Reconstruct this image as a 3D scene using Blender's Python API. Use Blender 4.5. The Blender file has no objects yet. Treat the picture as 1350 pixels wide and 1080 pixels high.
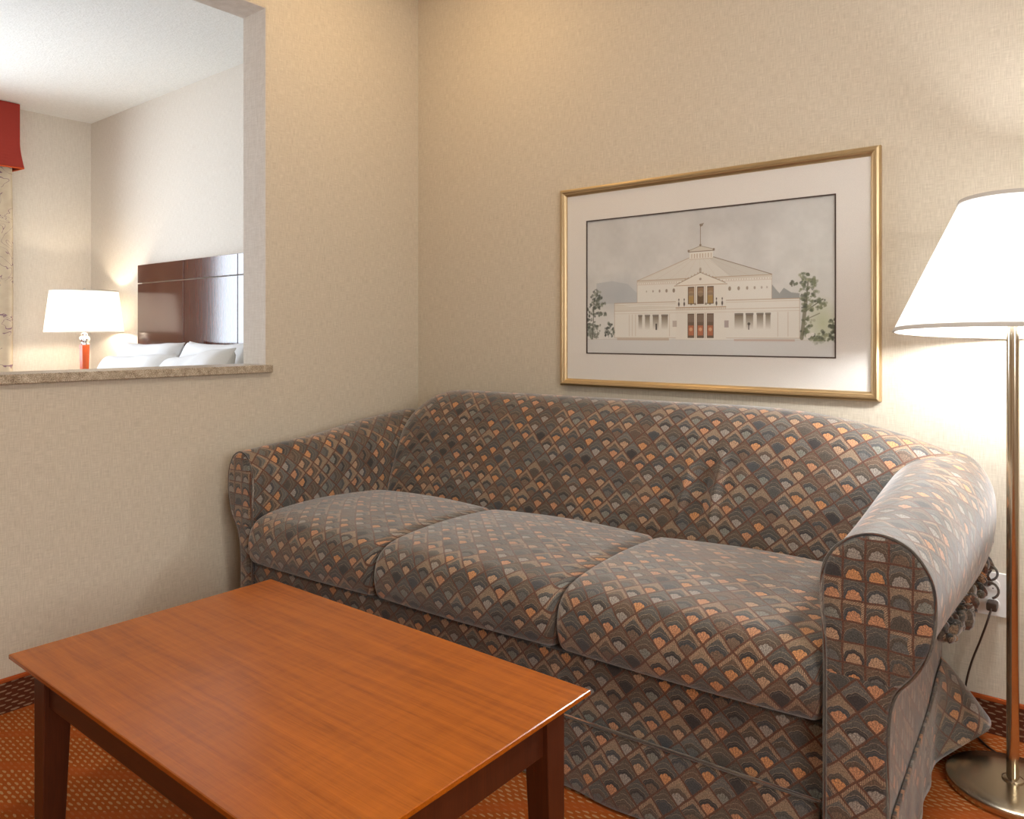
import bpy, bmesh, math, random
import numpy as np
from mathutils import Vector, Matrix, Euler
R = math.radians
PI = math.pi
random.seed(7)
scene = bpy.context.scene
C = scene.collection

# ------------------------------------------------------------------ camera
CAM_H = 1.13
cam_d = bpy.data.cameras.new('camera')
cam = bpy.data.objects.new('camera', cam_d); C.objects.link(cam)
cam.location = (2.60, -2.53, CAM_H)
cam.rotation_euler = (R(90), 0, R(38.75))
cam_d.sensor_width = 36.0
cam_d.lens = 36.0 * 1003.0 / 1350.0
cam_d.shift_y = -100.0 / 1350.0
cam_d.clip_start = 0.02
scene.camera = cam

# ------------------------------------------------------------------ colour management
scene.view_settings.view_transform = 'Standard'
scene.view_settings.look = 'None'
scene.view_settings.exposure = 0.0
scene.view_settings.gamma = 1.0
scene.view_settings.use_curve_mapping = False

# ------------------------------------------------------------------ world and large lights
world = bpy.data.worlds.new('world'); scene.world = world
world.use_nodes = True
world.node_tree.nodes['Background'].inputs[0].default_value = (0.80, 0.88, 1.0, 1)
world.node_tree.nodes['Background'].inputs[1].default_value = 1.5

def area(name, loc, rot, sx, sy, power, color):
    l = bpy.data.lights.new(name, 'AREA'); l.shape = 'RECTANGLE'
    l.size = sx; l.size_y = sy; l.energy = power; l.color = color
    o = bpy.data.objects.new(name, l); C.objects.link(o)
    o.location = loc; o.rotation_euler = rot
    return o
# daylight falling through the bedroom window (outside the pane, shining into the room, +x)
area('bedroom_daylight', (-3.80, -2.03, 1.55), (0, R(-90), 0), 1.6, 2.0, 150, (0.78, 0.88, 1.0))
# side fill added to wash the left wall, behind an invented window out of view
area('sitting_room_daylight', (4.74, -2.9, 1.6), (0, R(90), 0), 1.3, 1.6, 80, (1.0, 0.98, 0.94))
# warm ceiling lamps added to light the room (fixtures are built further down)
ADDED_CEIL_LAMPS = [(1.95, -1.75), (.60, -.62)]
CEIL_POWER = [19, 4.8]
CEIL_COL = [(1.0, .93, .84), (1.0, .70, .38)]
BEDROOM_LAMP_W = 11.5
FLOOR_LAMP_W = 26.0

# ------------------------------------------------------------------ node helper
class NT:
    def __init__(s, name):
        s.m = bpy.data.materials.new(name); s.m.use_nodes = True
        s.t = s.m.node_tree; s.t.nodes.clear()
        s.out = s.t.nodes.new('ShaderNodeOutputMaterial')
    def n(s, typ, **kw):
        nd = s.t.nodes.new(typ)
        for k, v in kw.items(): setattr(nd, k, v)
        return nd
    def put(s, sock, v):
        if isinstance(v, bpy.types.NodeSocket): s.t.links.new(v, sock)
        elif v is not None:
            if sock.type == 'RGBA' and len(v) == 3: v = (*v, 1)
            sock.default_value = v
    def M(s, op, a, b=None, c=None):
        nd = s.n('ShaderNodeMath', operation=op)
        for i, v in enumerate((a, b, c)):
            if v is not None: s.put(nd.inputs[i], v)
        return nd.outputs[0]
    def mix(s, f, a, b, mode='MIX'):
        nd = s.n('ShaderNodeMix', data_type='RGBA', blend_type=mode)
        s.put(nd.inputs[0], f); s.put(nd.inputs[6], a); s.put(nd.inputs[7], b)
        return nd.outputs[2]
    def noise(s, vec, scale, detail=2, rough=.5, dist=0):
        nd = s.n('ShaderNodeTexNoise')
        if vec is not None: s.put(nd.inputs['Vector'], vec)
        nd.inputs['Scale'].default_value = scale; nd.inputs['Detail'].default_value = detail
        nd.inputs['Roughness'].default_value = rough; nd.inputs['Distortion'].default_value = dist
        return nd.outputs[0]
    def coord(s, which='Object'):
        return s.n('ShaderNodeTexCoord').outputs[which]
    def sep(s, v):
        nd = s.n('ShaderNodeSeparateXYZ'); s.put(nd.inputs[0], v); return nd.outputs
    def comb(s, x, y, z=0.0):
        nd = s.n('ShaderNodeCombineXYZ')
        for i, v in enumerate((x, y, z)): s.put(nd.inputs[i], v)
        return nd.outputs[0]
    def scale(s, v, sc):
        nd = s.n('ShaderNodeVectorMath', operation='MULTIPLY'); s.put(nd.inputs[0], v); nd.inputs[1].default_value = sc
        return nd.outputs[0]
    def ramp(s, f, stops, interp='LINEAR'):
        nd = s.n('ShaderNodeValToRGB'); cr = nd.color_ramp; cr.interpolation = interp
        while len(cr.elements) < len(stops): cr.elements.new(0.5)
        for e, (p, c) in zip(cr.elements, stops):
            e.position = p; e.color = (*c, 1) if len(c) == 3 else c
        s.put(nd.inputs[0], f); return nd.outputs[0]
    def bump(s, h, strength=.3, dist=.001, normal=None):
        nd = s.n('ShaderNodeBump'); s.put(nd.inputs['Height'], h)
        nd.inputs['Strength'].default_value = strength; nd.inputs['Distance'].default_value = dist
        if normal is not None: s.put(nd.inputs['Normal'], normal)
        return nd.outputs[0]
    def bsdf(s, color, rough=.6, metal=0, spec=.5, bump=None, sheen=0, **kw):
        b = s.n('ShaderNodeBsdfPrincipled')
        s.put(b.inputs['Base Color'], color); s.put(b.inputs['Roughness'], rough)
        s.put(b.inputs['Metallic'], metal); s.put(b.inputs['Specular IOR Level'], spec)
        if sheen:
            b.inputs['Sheen Weight'].default_value = sheen
            b.inputs['Sheen Roughness'].default_value = .45
        if bump is not None: s.put(b.inputs['Normal'], bump)
        for k, v in kw.items(): s.put(b.inputs[k.replace('_', ' ')], v)
        s.t.links.new(b.outputs[0], s.out.inputs[0])
        return s.m

def srgb(r, g, b):
    f = lambda c: (c/255/12.92) if c/255 <= .04045 else ((c/255+.055)/1.055)**2.4
    return (f(r), f(g), f(b))

# ------------------------------------------------------------------ materials
def m_plain(name, col, rough=.6, metal=0, spec=.5, **kw):
    return NT(name).bsdf(col, rough, metal, spec, **kw)

def m_wallpaper(name, c1, c2):
    t = NT(name); P = t.coord()
    # linen weave: fine vertical and horizontal threads
    v = t.noise(t.scale(P, (520, 520, 26)), 1.0, 2)
    h = t.noise(t.scale(P, (30, 30, 620)), 1.0, 2)
    w = t.M('ADD', t.M('MULTIPLY', v, .55), t.M('MULTIPLY', h, .45))
    big = t.noise(P, 1.3, 3)
    col = t.mix(t.ramp(w, [(.36, (0,0,0)), (.64, (1,1,1))]), c1, c2)
    col = t.mix(t.M('MULTIPLY', big, .12), col, tuple(x*.8 for x in c1))
    return t.bsdf(col, .75, spec=.25, bump=t.bump(w, .35, .0006))

def m_popcorn():
    t = NT('popcorn_ceiling'); P = t.coord()
    a = t.noise(P, 95, 3, .65); b = t.noise(P, 38, 2)
    w = t.M('ADD', t.M('MULTIPLY', a, .7), t.M('MULTIPLY', b, .3))
    col = t.mix(w, srgb(214,212,204), srgb(250,249,244))
    return t.bsdf(col, .9, spec=.1, bump=t.bump(w, .8, .006))

def m_fabric(name='shell_upholstery', square=False, seed=0):
    t = NT(name)
    uv = t.sep(t.coord('UV')); u, v = uv[0], uv[1]
    wob = t.M('MULTIPLY', t.M('SUBTRACT', t.noise(t.comb(u, v), 26, 1), .5), .007)
    wob2 = t.M('MULTIPLY', t.M('SUBTRACT', t.noise(t.comb(u, v, 3.3), 22, 1), .5), .007)
    u = t.M('ADD', u, wob); v = t.M('ADD', v, wob2)
    if square:
        cs = .041; p = t.M('DIVIDE', u, cs); q = t.M('DIVIDE', v, cs)
    else:
        cs = .047 * math.sqrt(2)
        p = t.M('DIVIDE', t.M('ADD', u, v), cs); q = t.M('DIVIDE', t.M('SUBTRACT', v, u), cs)
    i, j = t.M('FLOOR', p), t.M('FLOOR', q)
    a, b = t.M('SUBTRACT', p, i), t.M('SUBTRACT', q, j)
    def rnd(k):
        nd = t.n('ShaderNodeTexWhiteNoise', noise_dimensions='3D')
        t.put(nd.inputs['Vector'], t.comb(i, j, float(k)+.5+seed)); return nd.outputs['Value']
    r1, r2, r3, r4 = rnd(1), rnd(2), rnd(3), rnd(4)
    if square:
        U = t.M('SUBTRACT', b, .10); Wd = t.M('SUBTRACT', a, .5); ku, kw = 1.05, 1.25
    else:
        U = t.M('SUBTRACT', t.M('MULTIPLY', t.M('ADD', a, b), .7071), .10); Wd = t.M('MULTIPLY', t.M('SUBTRACT', a, b), .7071); ku, kw = .88, 1.10
    U = t.M('MULTIPLY', U, ku); Wd = t.M('MULTIPLY', Wd, kw)
    d = t.M('SQRT', t.M('ADD', t.M('MULTIPLY', U, U), t.M('MULTIPLY', Wd, Wd)))
    th = t.M('ARCTAN2', Wd, t.M('ADD', U, .02))
    lobes = t.M('ABSOLUTE', t.M('COSINE', t.M('MULTIPLY', th, 4.5)))
    d1 = t.M('SUBTRACT', d, t.M('MULTIPLY', lobes, .045))
    d2 = t.M('SUBTRACT', d, t.M('MULTIPLY', t.M('ABSOLUTE', t.M('COSINE', t.M('MULTIPLY', th, 3.5))), .075))
    fan = t.ramp(r1, [(0, srgb(190,140,106)), (.16, srgb(152,148,144)), (.33, srgb(178,148,122)), (.46, srgb(96,98,98)), (.62, srgb(112,94,80)), (.76, srgb(196,142,96)), (.88, srgb(124,128,124))], 'CONSTANT')
    ray = t.M('ABSOLUTE', t.M('SINE', t.M('MULTIPLY', th, 7.0)))
    fan = t.mix(t.ramp(ray, [(.05, (.7,.7,.7)), (.4, (0,0,0))]), fan, (.085,.068,.055))
    ring = t.ramp(r2, [(0, srgb(52,50,52)), (.28, srgb(78,72,66)), (.5, srgb(64,68,74)), (.72, srgb(88,74,64)), (.86, srgb(74,76,76))], 'CONSTANT')
    outer = t.ramp(r3, [(0, srgb(92,82,72)), (.22, srgb(84,84,82)), (.42, srgb(102,84,70)), (.58, srgb(76,74,72)), (.74, srgb(138,120,102)), (.86, srgb(98,98,96))], 'CONSTANT')
    lt = lambda x, y: t.M('LESS_THAN', x, y)
    col = t.mix(lt(d1, .60), outer, ring)
    def line(dd, c, w): return t.M('LESS_THAN', t.M('ABSOLUTE', t.M('SUBTRACT', dd, c)), w)
    thread = srgb(150,138,122)
    col = t.mix(t.M('MULTIPLY', line(d2, .93, .02), .2), col, srgb(48,42,38))
    col = t.mix(t.M('MULTIPLY', line(d2, .78, .018), .38), col, thread)
    col = t.mix(t.M('MULTIPLY', line(d1, .60, .016), .6), col, thread)
    col = t.mix(t.M('MULTIPLY', line(d1, .52, .014), .5), col, srgb(112,104,96))
    mx = t.M('MAXIMUM', a, b); mn = t.M('MINIMUM', a, b)
    bord = t.M('MULTIPLY', t.M('GREATER_THAN', mx, .80), t.M('GREATER_THAN', r4, .72))
    cord = t.M('ABSOLUTE', t.M('SINE', t.M('MULTIPLY', t.M('SUBTRACT', a, b), 30.0)))
    col = t.mix(t.M('MULTIPLY', bord, .8), col, t.mix(cord, srgb(92,66,52), srgb(176,152,128)))
    hasfan = t.M('GREATER_THAN', r4, .12)
    col = t.mix(t.M('MULTIPLY', lt(d1, .40), hasfan), col, fan)
    edge = t.M('MAXIMUM', lt(mn, .05), t.M('GREATER_THAN', mx, .95))
    edn = t.noise(t.comb(u, v), 420, 1)
    col = t.mix(t.M('MULTIPLY', edge, .92), col, t.mix(edn, srgb(44,28,24), srgb(124,78,56)))
    w = t.noise(t.comb(u, v), 800, 2)
    mot = t.noise(t.comb(u, v, 7.7), 330, 3, .7)
    col = t.mix(1.0, col, t.ramp(mot, [(.34, (.62,.60,.58)), (.5, (1.12,1.12,1.12)), (.66, (1.7,1.66,1.60))]), 'MULTIPLY')
    col = t.mix(t.ramp(w, [(.36, (.62,.62,.62)), (.58, (0,0,0))]), col, (.032,.028,.026))
    hgt = t.M('ADD', t.M('MULTIPLY', w, .6), t.M('MULTIPLY', t.M('SUBTRACT', 1.0, edge), .5))
    col = t.mix(1.0, col, t.mix(t.noise(t.comb(u, v), 9, 2), (.80,.75,.68), (1.12,1.05,.96)), 'MULTIPLY')
    return t.bsdf(col, .72, spec=.28, bump=t.bump(hgt, .6, .0014), sheen=.56, Sheen_Tint=(.96,.95,.93,1))

def m_carpet(name, base, dash, band, vertical=None):
    t = NT(name); P = t.coord(); x, y, z = t.sep(P)
    if vertical == 'x': X, Y = x, z
    elif vertical == 'y': X, Y = y, z
    else: X, Y = x, y
    if vertical: cx, cy = .034, .0105
    else: cx, cy = .028, .0125
    nj = t.M('MULTIPLY', t.M('SUBTRACT', t.noise(P, 60, 1), .5), .006)
    Y = t.M('ADD', Y, nj)
    row = t.M('FLOOR', t.M('DIVIDE', Y, cy))
    off = t.M('MULTIPLY', t.M('MODULO', row, 2.0), cx*.5)
    xx = t.M('DIVIDE', t.M('ADD', X, off), cx)
    a = t.M('SUBTRACT', t.M('FRACT', xx), .5)
    b = t.M('SUBTRACT', t.M('FRACT', t.M('DIVIDE', Y, cy)), .5)
    wn = t.n('ShaderNodeTexWhiteNoise', noise_dimensions='2D')
    t.put(wn.inputs['Vector'], t.comb(t.M('FLOOR', xx), row))
    e = t.M('ADD', t.M('MULTIPLY', t.M('MULTIPLY', a, a), 9.0), t.M('MULTIPLY', t.M('MULTIPLY', b, b), 20.0))
    m = t.M('LESS_THAN', e, t.M('ADD', .55, t.M('MULTIPLY', wn.outputs['Value'], .7)))
    f = t.noise(P, 700, 2)
    base_c = t.mix(f, tuple(v*.55 for v in base), tuple(min(1, v*1.45) for v in base))
    col = t.mix(t.M('MULTIPLY', m, .85), base_c, t.mix(f, tuple(v*.6 for v in dash), dash))
    if not vertical:
        s = t.M('ADD', t.M('MULTIPLY', x, -.626), t.M('MULTIPLY', y, .780))
        r = t.M('ADD', t.M('MULTIPLY', x, .780), t.M('MULTIPLY', y, .626))
        s = t.M('ADD', s, t.M('MULTIPLY', t.M('SINE', t.M('MULTIPLY', r, 9.0)), .022))
        fr = t.M('FRACT', t.M('DIVIDE', s, .165))
        bd = t.M('LESS_THAN', fr, .2)
        col = t.mix(t.M('MULTIPLY', bd, .8), col, t.mix(f, tuple(v*.6 for v in band), band))
        h = t.M('ADD', f, t.M('MULTIPLY', m, .6))
    else: h = t.M('ADD', f, m)
    return t.bsdf(col, .95, spec=.1, bump=t.bump(h, .7, .003))

def m_wood(name, c1, c2, rough=.3, axis='x', grain=1.0):
    t = NT(name); P = t.coord()
    sc = {'x': (2.2, 46, 46), 'y': (46, 2.2, 46), 'z': (46, 46, 2.2)}[axis]
    g = t.noise(t.scale(P, sc), 1.0, 5, .6, .6)
    sc2 = {'x': (14, 420, 420), 'y': (420, 14, 420), 'z': (420, 420, 14)}[axis]
    g2 = t.noise(t.scale(P, sc2), 1.0, 2)
    cross = t.noise(t.scale(P, (60, 3, 3)), 1.0, 2)
    f = t.M('ADD', t.M('ADD', t.M('MULTIPLY', g, .55), t.M('MULTIPLY', g2, .3)), t.M('MULTIPLY', cross, .15))
    col = t.mix(t.ramp(f, [(.36, (0,0,0)), (.64, (1,1,1))]), c1, c2)
    return t.bsdf(col, rough, spec=.5, bump=t.bump(g2, .06, .0004))

def m_shade(name, tint=(.93,.92,.90), tr_mix=.36):
    t = NT(name); P = t.coord('UV'); x = t.sep(P)[0]
    w = t.noise(t.comb(t.M('MULTIPLY', x, 900.0), t.M('MULTIPLY', t.sep(P)[1], 6.0)), 1.0, 2)
    col = t.mix(t.ramp(w, [(.3, (0,0,0)), (.7, (1,1,1))]), tuple(c*.86 for c in tint), tint)
    d = t.n('ShaderNodeBsdfDiffuse'); tr = t.n('ShaderNodeBsdfTranslucent')
    t.put(d.inputs[0], col); t.put(tr.inputs[0], col)
    bp = t.bump(w, .25, .0008); t.put(d.inputs['Normal'], bp)
    mx = t.n('ShaderNodeMixShader'); mx.inputs[0].default_value = tr_mix
    t.t.links.new(d.outputs[0], mx.inputs[1]); t.t.links.new(tr.outputs[0], mx.inputs[2])
    t.t.links.new(mx.outputs[0], t.out.inputs[0])
    return t.m

def m_emit(name, col, strength):
    t = NT(name); e = t.n('ShaderNodeEmission'); t.put(e.inputs[0], col); e.inputs[1].default_value = strength
    t.t.links.new(e.outputs[0], t.out.inputs[0]); return t.m

def m_glass(name):
    t = NT(name); g = t.n('ShaderNodeBsdfGlossy'); g.inputs['Roughness'].default_value = .03
    tr = t.n('ShaderNodeBsdfTransparent'); geo = t.n('ShaderNodeNewGeometry')
    dt = t.n('ShaderNodeVectorMath', operation='DOT_PRODUCT')
    t.put(dt.inputs[0], geo.outputs['Normal']); t.put(dt.inputs[1], geo.outputs['Incoming'])
    c = t.M('SUBTRACT', 1.0, t.M('ABSOLUTE', dt.outputs['Value']))
    fr = t.M('ADD', .045, t.M('MULTIPLY', t.M('POWER', c, 5.0), .9))
    mx = t.n('ShaderNodeMixShader'); t.put(mx.inputs[0], fr)
    t.t.links.new(tr.outputs[0], mx.inputs[1]); t.t.links.new(g.outputs[0], mx.inputs[2])
    t.t.links.new(mx.outputs[0], t.out.inputs[0]); return t.m

def m_granite():
    t = NT('speckled_stone'); P = t.coord()
    a = t.noise(P, 320, 3, .7); b = t.noise(P, 60, 2)
    col = t.ramp(t.M('ADD', t.M('MULTIPLY', a, .75), t.M('MULTIPLY', b, .25)),
                 [(.36, srgb(92,78,62)), (.47, srgb(158,142,120)), (.55, srgb(186,172,150)), (.66, srgb(222,212,196))])
    return t.bsdf(col, .35, bump=t.bump(a, .1, .0005))

def m_curtain():
    t = NT('scroll_curtain_fabric'); uv = t.coord('UV')
    n = t.noise(uv, 7.0, 1, .5, 2.2)
    ln = t.M('LESS_THAN', t.M('ABSOLUTE', t.M('SUBTRACT', n, .5)), .012)
    msk = t.M('GREATER_THAN', t.noise(uv, 4.0, 1), .47)
    blotch = t.noise(uv, 12, 3)
    col = t.mix(t.M('MULTIPLY', t.ramp(blotch, [(.45, (0,0,0)), (.7, (1,1,1))]), .35), srgb(205,190,165), srgb(172,150,128))
    col = t.mix(t.M('MULTIPLY', t.M('MULTIPLY', ln, msk), .8), col, srgb(120,80,110))
    return t.bsdf(col, .85, spec=.15, bump=t.bump(t.noise(uv, 300, 1), .2, .001))

def m_cloth(name, col, sc=260):
    t = NT(name); P = t.coord(); w = t.noise(P, sc, 2)
    c = t.mix(w, tuple(x*.9 for x in col), tuple(min(1, x*1.05) for x in col))
    return t.bsdf(c, .85, spec=.15, bump=t.bump(w, .2, .0008))

MAT = {}
MAT['wall'] = m_wallpaper('linen_wallpaper', srgb(190,179,160), srgb(216,206,188))
MAT['bedwall'] = m_wallpaper('cream_bedroom_wallpaper', srgb(214,204,190), srgb(234,226,214))
MAT['ceiling'] = m_popcorn()
MAT['jamb'] = m_wallpaper('pale_jamb_wallpaper', srgb(206,196,182), srgb(226,218,206))
MAT['fabric'] = m_fabric()
MAT['fabric_square'] = m_fabric('shell_upholstery_square', True, 5)
MAT['carpet'] = m_carpet('rust_carpet', srgb(158,80,30), srgb(206,164,112), srgb(184,92,38))
MAT['basex'] = m_carpet('carpet_base_back', srgb(92,48,30), srgb(178,144,114), None, 'x')
MAT['basey'] = m_carpet('carpet_base_left', srgb(92,48,30), srgb(178,144,114), None, 'y')
MAT['binding'] = m_cloth('rust_binding', srgb(164,78,34), 500)
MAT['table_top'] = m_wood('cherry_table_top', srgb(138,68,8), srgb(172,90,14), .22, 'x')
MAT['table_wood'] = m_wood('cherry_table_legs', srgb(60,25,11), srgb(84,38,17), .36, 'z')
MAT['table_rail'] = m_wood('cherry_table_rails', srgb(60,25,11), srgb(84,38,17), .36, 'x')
MAT['gold'] = m_plain('brushed_gold_frame', srgb(206,182,142), .36, 1.0)
MAT['mat'] = m_cloth('white_picture_mat', srgb(226,222,216), 400)
MAT['darkline'] = m_plain('dark_brown_fillet', srgb(62,46,40), .5)
MAT['glass'] = m_glass('picture_glass')
MAT['window_glass'] = m_glass('window_glass')
MAT['nickel'] = m_plain('satin_nickel', srgb(206,194,172), .16, 1.0)
MAT['nickel_base'] = m_plain('brushed_nickel_base', srgb(206,194,170), .24, 1.0)
MAT['shade'] = m_shade('white_pleated_shade', tr_mix=.20)
MAT['drum_shade'] = m_shade('white_drum_shade', tr_mix=.30)
MAT['trim'] = m_cloth('shade_trim_tape', srgb(188,182,174), 600)
MAT['bulb'] = m_emit('white_bulb', (.95, .97, 1.0), FLOOR_LAMP_W / (4*PI*PI*.045**2))
MAT['bulb2'] = m_emit('bedroom_bulb', (1.0, .85, .66), BEDROOM_LAMP_W / (4*PI*PI*.03**2))
MAT['granite'] = m_granite()
MAT['curtain'] = m_curtain()
MAT['valance'] = m_cloth('red_valance_cloth', srgb(160,60,50))
MAT['valance_trim'] = m_cloth('orange_valance_edge', srgb(196,84,44))
MAT['headboard'] = m_wood('dark_mahogany_headboard', srgb(70,30,16), srgb(86,38,20), .13, 'z')
MAT['groove'] = m_plain('pale_inlay', srgb(206,180,150), .4)
MAT['linen'] = m_cloth('white_bed_linen', srgb(240,240,240))
MAT['orange_glass'] = m_plain('orange_lamp_column', srgb(206,84,24), .15)
MAT['chrome'] = m_plain('chrome', (.85,.85,.85), .08, 1.0)
MAT['white_plastic'] = m_plain('white_plastic', srgb(232,230,226), .35)
MAT['dark_plastic'] = m_plain('brown_cord_plastic', srgb(58,42,32), .45)
MAT['slot'] = m_plain('outlet_slots', srgb(60,55,50), .5)
MAT['paint'] = m_plain('white_painted_wood', srgb(232,230,224), .4)
MAT['lining'] = m_cloth('brown_skirt_lining', srgb(96,62,44))
MAT['sheer'] = m_shade('sheer_curtain', (.95,.96,.98))
MAT['milk'] = m_plain('milk_glass', (.9,.9,.88), .3)

# ------------------------------------------------------------------ object helpers
def mesh_obj(name, verts, faces, mat, parent=None, uvs=None, smooth=True, label=None, autosmooth=None):
    """verts are in the parent's space (world for a top-level object)."""
    me = bpy.data.meshes.new(name)
    me.from_pydata([tuple(v) for v in verts], [], faces)
    if uvs is not None:
        l = me.uv_layers.new(name='UVMap')
        for poly in me.polygons:
            for li in poly.loop_indices: l.data[li].uv = uvs[me.loops[li].vertex_index]
    mats = mat if isinstance(mat, list) else [mat]
    for m in mats: me.materials.append(m)
    if smooth:
        me.polygons.foreach_set('use_smooth', [True]*len(me.polygons))
    me.update()
    o = bpy.data.objects.new(name, me); C.objects.link(o)
    if parent: o.parent = parent
    if label: o['label'] = label
    return o

def bm_obj(name, bm, mat, parent=None, smooth=False, label=None, sharp=40):
    me = bpy.data.meshes.new(name)
    bmesh.ops.recalc_face_normals(bm, faces=bm.faces)
    flat_boxes = smooth and len(bm.faces) < 400
    if smooth:
        for f in bm.faces: f.smooth = True
        for e in bm.edges:
            if len(e.link_faces) == 2 and e.calc_face_angle(0) > R(sharp): e.smooth = False
    bm.to_mesh(me); bm.free()
    for m in (mat if isinstance(mat, list) else [mat]): me.materials.append(m)
    o = bpy.data.objects.new(name, me); C.objects.link(o)
    if flat_boxes and 'bulb' not in name and 'knob' not in name:
        wn = o.modifiers.new('weighted', 'WEIGHTED_NORMAL'); wn.keep_sharp = True; wn.weight = 100
    if parent: o.parent = parent
    if label: o['label'] = label
    return o

def add_box(bm, lo, hi, bevel=0, seg=2, mi=0):
    c = [(lo[k]+hi[k])/2 for k in range(3)]; s = [abs(hi[k]-lo[k]) for k in range(3)]
    r = bmesh.ops.create_cube(bm, size=1, matrix=Matrix.Translation(c) @ Matrix.Diagonal((*s, 1)))
    fs = set(f for v in r['verts'] for f in v.link_faces)
    for f in fs: f.material_index = mi
    if bevel:
        es = set(e for v in r['verts'] for e in v.link_edges)
        bmesh.ops.bevel(bm, geom=list(es), offset=bevel, segments=seg, affect='EDGES', profile=.5)
    return r

def box(name, lo, hi, mat, parent=None, bevel=0, label=None, seg=2):
    bm = bmesh.new(); add_box(bm, lo, hi, bevel, seg)
    return bm_obj(name, bm, mat, parent, smooth=bevel > 0, label=label)

def lathe(prof, n=48, cx=0, cy=0):
    vs, fs, uv = [], [], []
    acc = 0
    for k, (r, z) in enumerate(prof):
        if k: acc += math.hypot(r-prof[k-1][0], z-prof[k-1][1])
        for i in range(n+1):
            a = 2*PI*i/n
            vs.append((cx+r*math.cos(a), cy+r*math.sin(a), z)); uv.append((i/n, acc))
    for k in range(len(prof)-1):
        for i in range(n):
            a = k*(n+1)+i
            fs.append((a, a+1, a+n+2, a+n+1))
    return vs, fs, uv

def lathe_obj(name, prof, mat, parent=None, n=48, cx=0, cy=0, label=None, smooth=True, sharp=35):
    vs, fs, uv = lathe(prof, n, cx, cy)
    o = mesh_obj(name, vs, fs, mat, parent, uv, smooth, label)
    bm = bmesh.new(); bm.from_mesh(o.data)
    bmesh.ops.remove_doubles(bm, verts=bm.verts, dist=1e-5)
    bmesh.ops.recalc_face_normals(bm, faces=bm.faces)
    for e in bm.edges:
        if len(e.link_faces) == 2 and e.calc_face_angle(0) > R(sharp): e.smooth = False
    bm.to_mesh(o.data); bm.free()
    return o

def catmull(pts, n, closed=False):
    P = [Vector(p) for p in pts]; out = []
    m = len(P)
    segs = m if closed else m-1
    for i in range(segs):
        p1, p2 = P[i], P[(i+1) % m]
        p0 = P[i-1] if (closed or i > 0) else p1*2-p2
        p3 = P[(i+2) % m] if (closed or i+2 < m) else p2*2-p1
        for k in range(n):
            t = k/n
            out.append(.5*((2*p1)+(p2-p0)*t+(2*p0-5*p1+4*p2-p3)*t*t+(3*p1-p0-3*p2+p3)*t**3))
    if not closed: out.append(P[-1].copy())
    return out

def tube(path, r, n=10, cap=True):
    vs, fs = [], []
    P = [Vector(p) for p in path]
    up = Vector((0, 0, 1)); prev = None
    rad = r if isinstance(r, (list, tuple)) else [r]*len(P)
    for k, p in enumerate(P):
        tdir = (P[min(k+1, len(P)-1)]-P[max(k-1, 0)]).normalized()
        if prev is None:
            a = tdir.cross(up)
            if a.length < 1e-3: a = tdir.cross(Vector((0, 1, 0)))
            a.normalize()
        else:
            a = (prev - tdir*prev.dot(tdir)).normalized()
        prev = a; b = tdir.cross(a)
        for i in range(n):
            t = 2*PI*i/n
            vs.append(p + (a*math.cos(t)+b*math.sin(t))*rad[k])
    for k in range(len(P)-1):
        for i in range(n):
            j = (i+1) % n
            fs.append((k*n+i, k*n+j, (k+1)*n+j, (k+1)*n+i))
    if cap:
        fs.append(tuple(range(n-1, -1, -1))); fs.append(tuple(range((len(P)-1)*n, len(P)*n)))
    return vs, fs

def tube_obj(name, path, r, mat, parent=None, n=10, label=None, uvs=False):
    vs, fs = tube(path, r, n)
    uv = None
    if uvs:
        uv = []
        for k in range(len(path)):
            for i in range(n): uv.append((k*.004, i*.006))
    return mesh_obj(name, vs, fs, mat, parent, uv, True, label)

def grid_mesh(rows, uvrows, closed_v=False):
    vs, fs, uv = [], [], []
    nu, nv = len(rows), len(rows[0])
    for r, u in zip(rows, uvrows): vs += [tuple(p) for p in r]; uv += u
    for i in range(nu-1):
        for j in range(nv-1):
            a = i*nv+j; fs.append((a, a+1, a+nv+1, a+nv))
    return vs, fs, uv

def empty(name, loc, rz=0):
    o = bpy.data.objects.new(name, None); C.objects.link(o)
    o.location = loc; o.rotation_euler = (0, 0, rz); o.empty_display_size = .1
    return o

def tag(o, label, cat, group=None, kind=None):
    o['label'] = label; o['category'] = cat
    if group: o['group'] = group
    if kind: o['kind'] = kind
    return o

def struct(o, label=None):
    o['kind'] = 'structure'
    if label: o['label'] = label
    return o

# ================================================================== THE SETTING
CEIL = 2.74
OX0, OZ0, OZ1 = -.819, 1.009, 2.400       # opening: right jamb y, sill top, head
OY_L = -2.70                               # opening: left jamb y (outside the frame)
WT = .153
# wall_left (between sitting room and bedroom) with the opening
bm = bmesh.new()
add_box(bm, (-WT, -5.0, 0), (0, 0, OZ0-.03))
add_box(bm, (-WT, OX0, OZ0-.03), (0, 0, OZ1))
add_box(bm, (-WT, -5.0, OZ0-.03), (0, OY_L, OZ1))
add_box(bm, (-WT, -5.0, OZ1), (0, 0, CEIL))
bmesh.ops.remove_doubles(bm, verts=bm.verts, dist=1e-5)
inner = [f for f in bm.faces if abs(f.calc_center_median().z-(OZ0-.03)) < 1e-4 and f.calc_center_median().y > OX0]
wl = bm_obj('wall_left', bm, [MAT['wall']])
struct(wl, 'beige linen papered partition wall with the pass-through opening')
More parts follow.
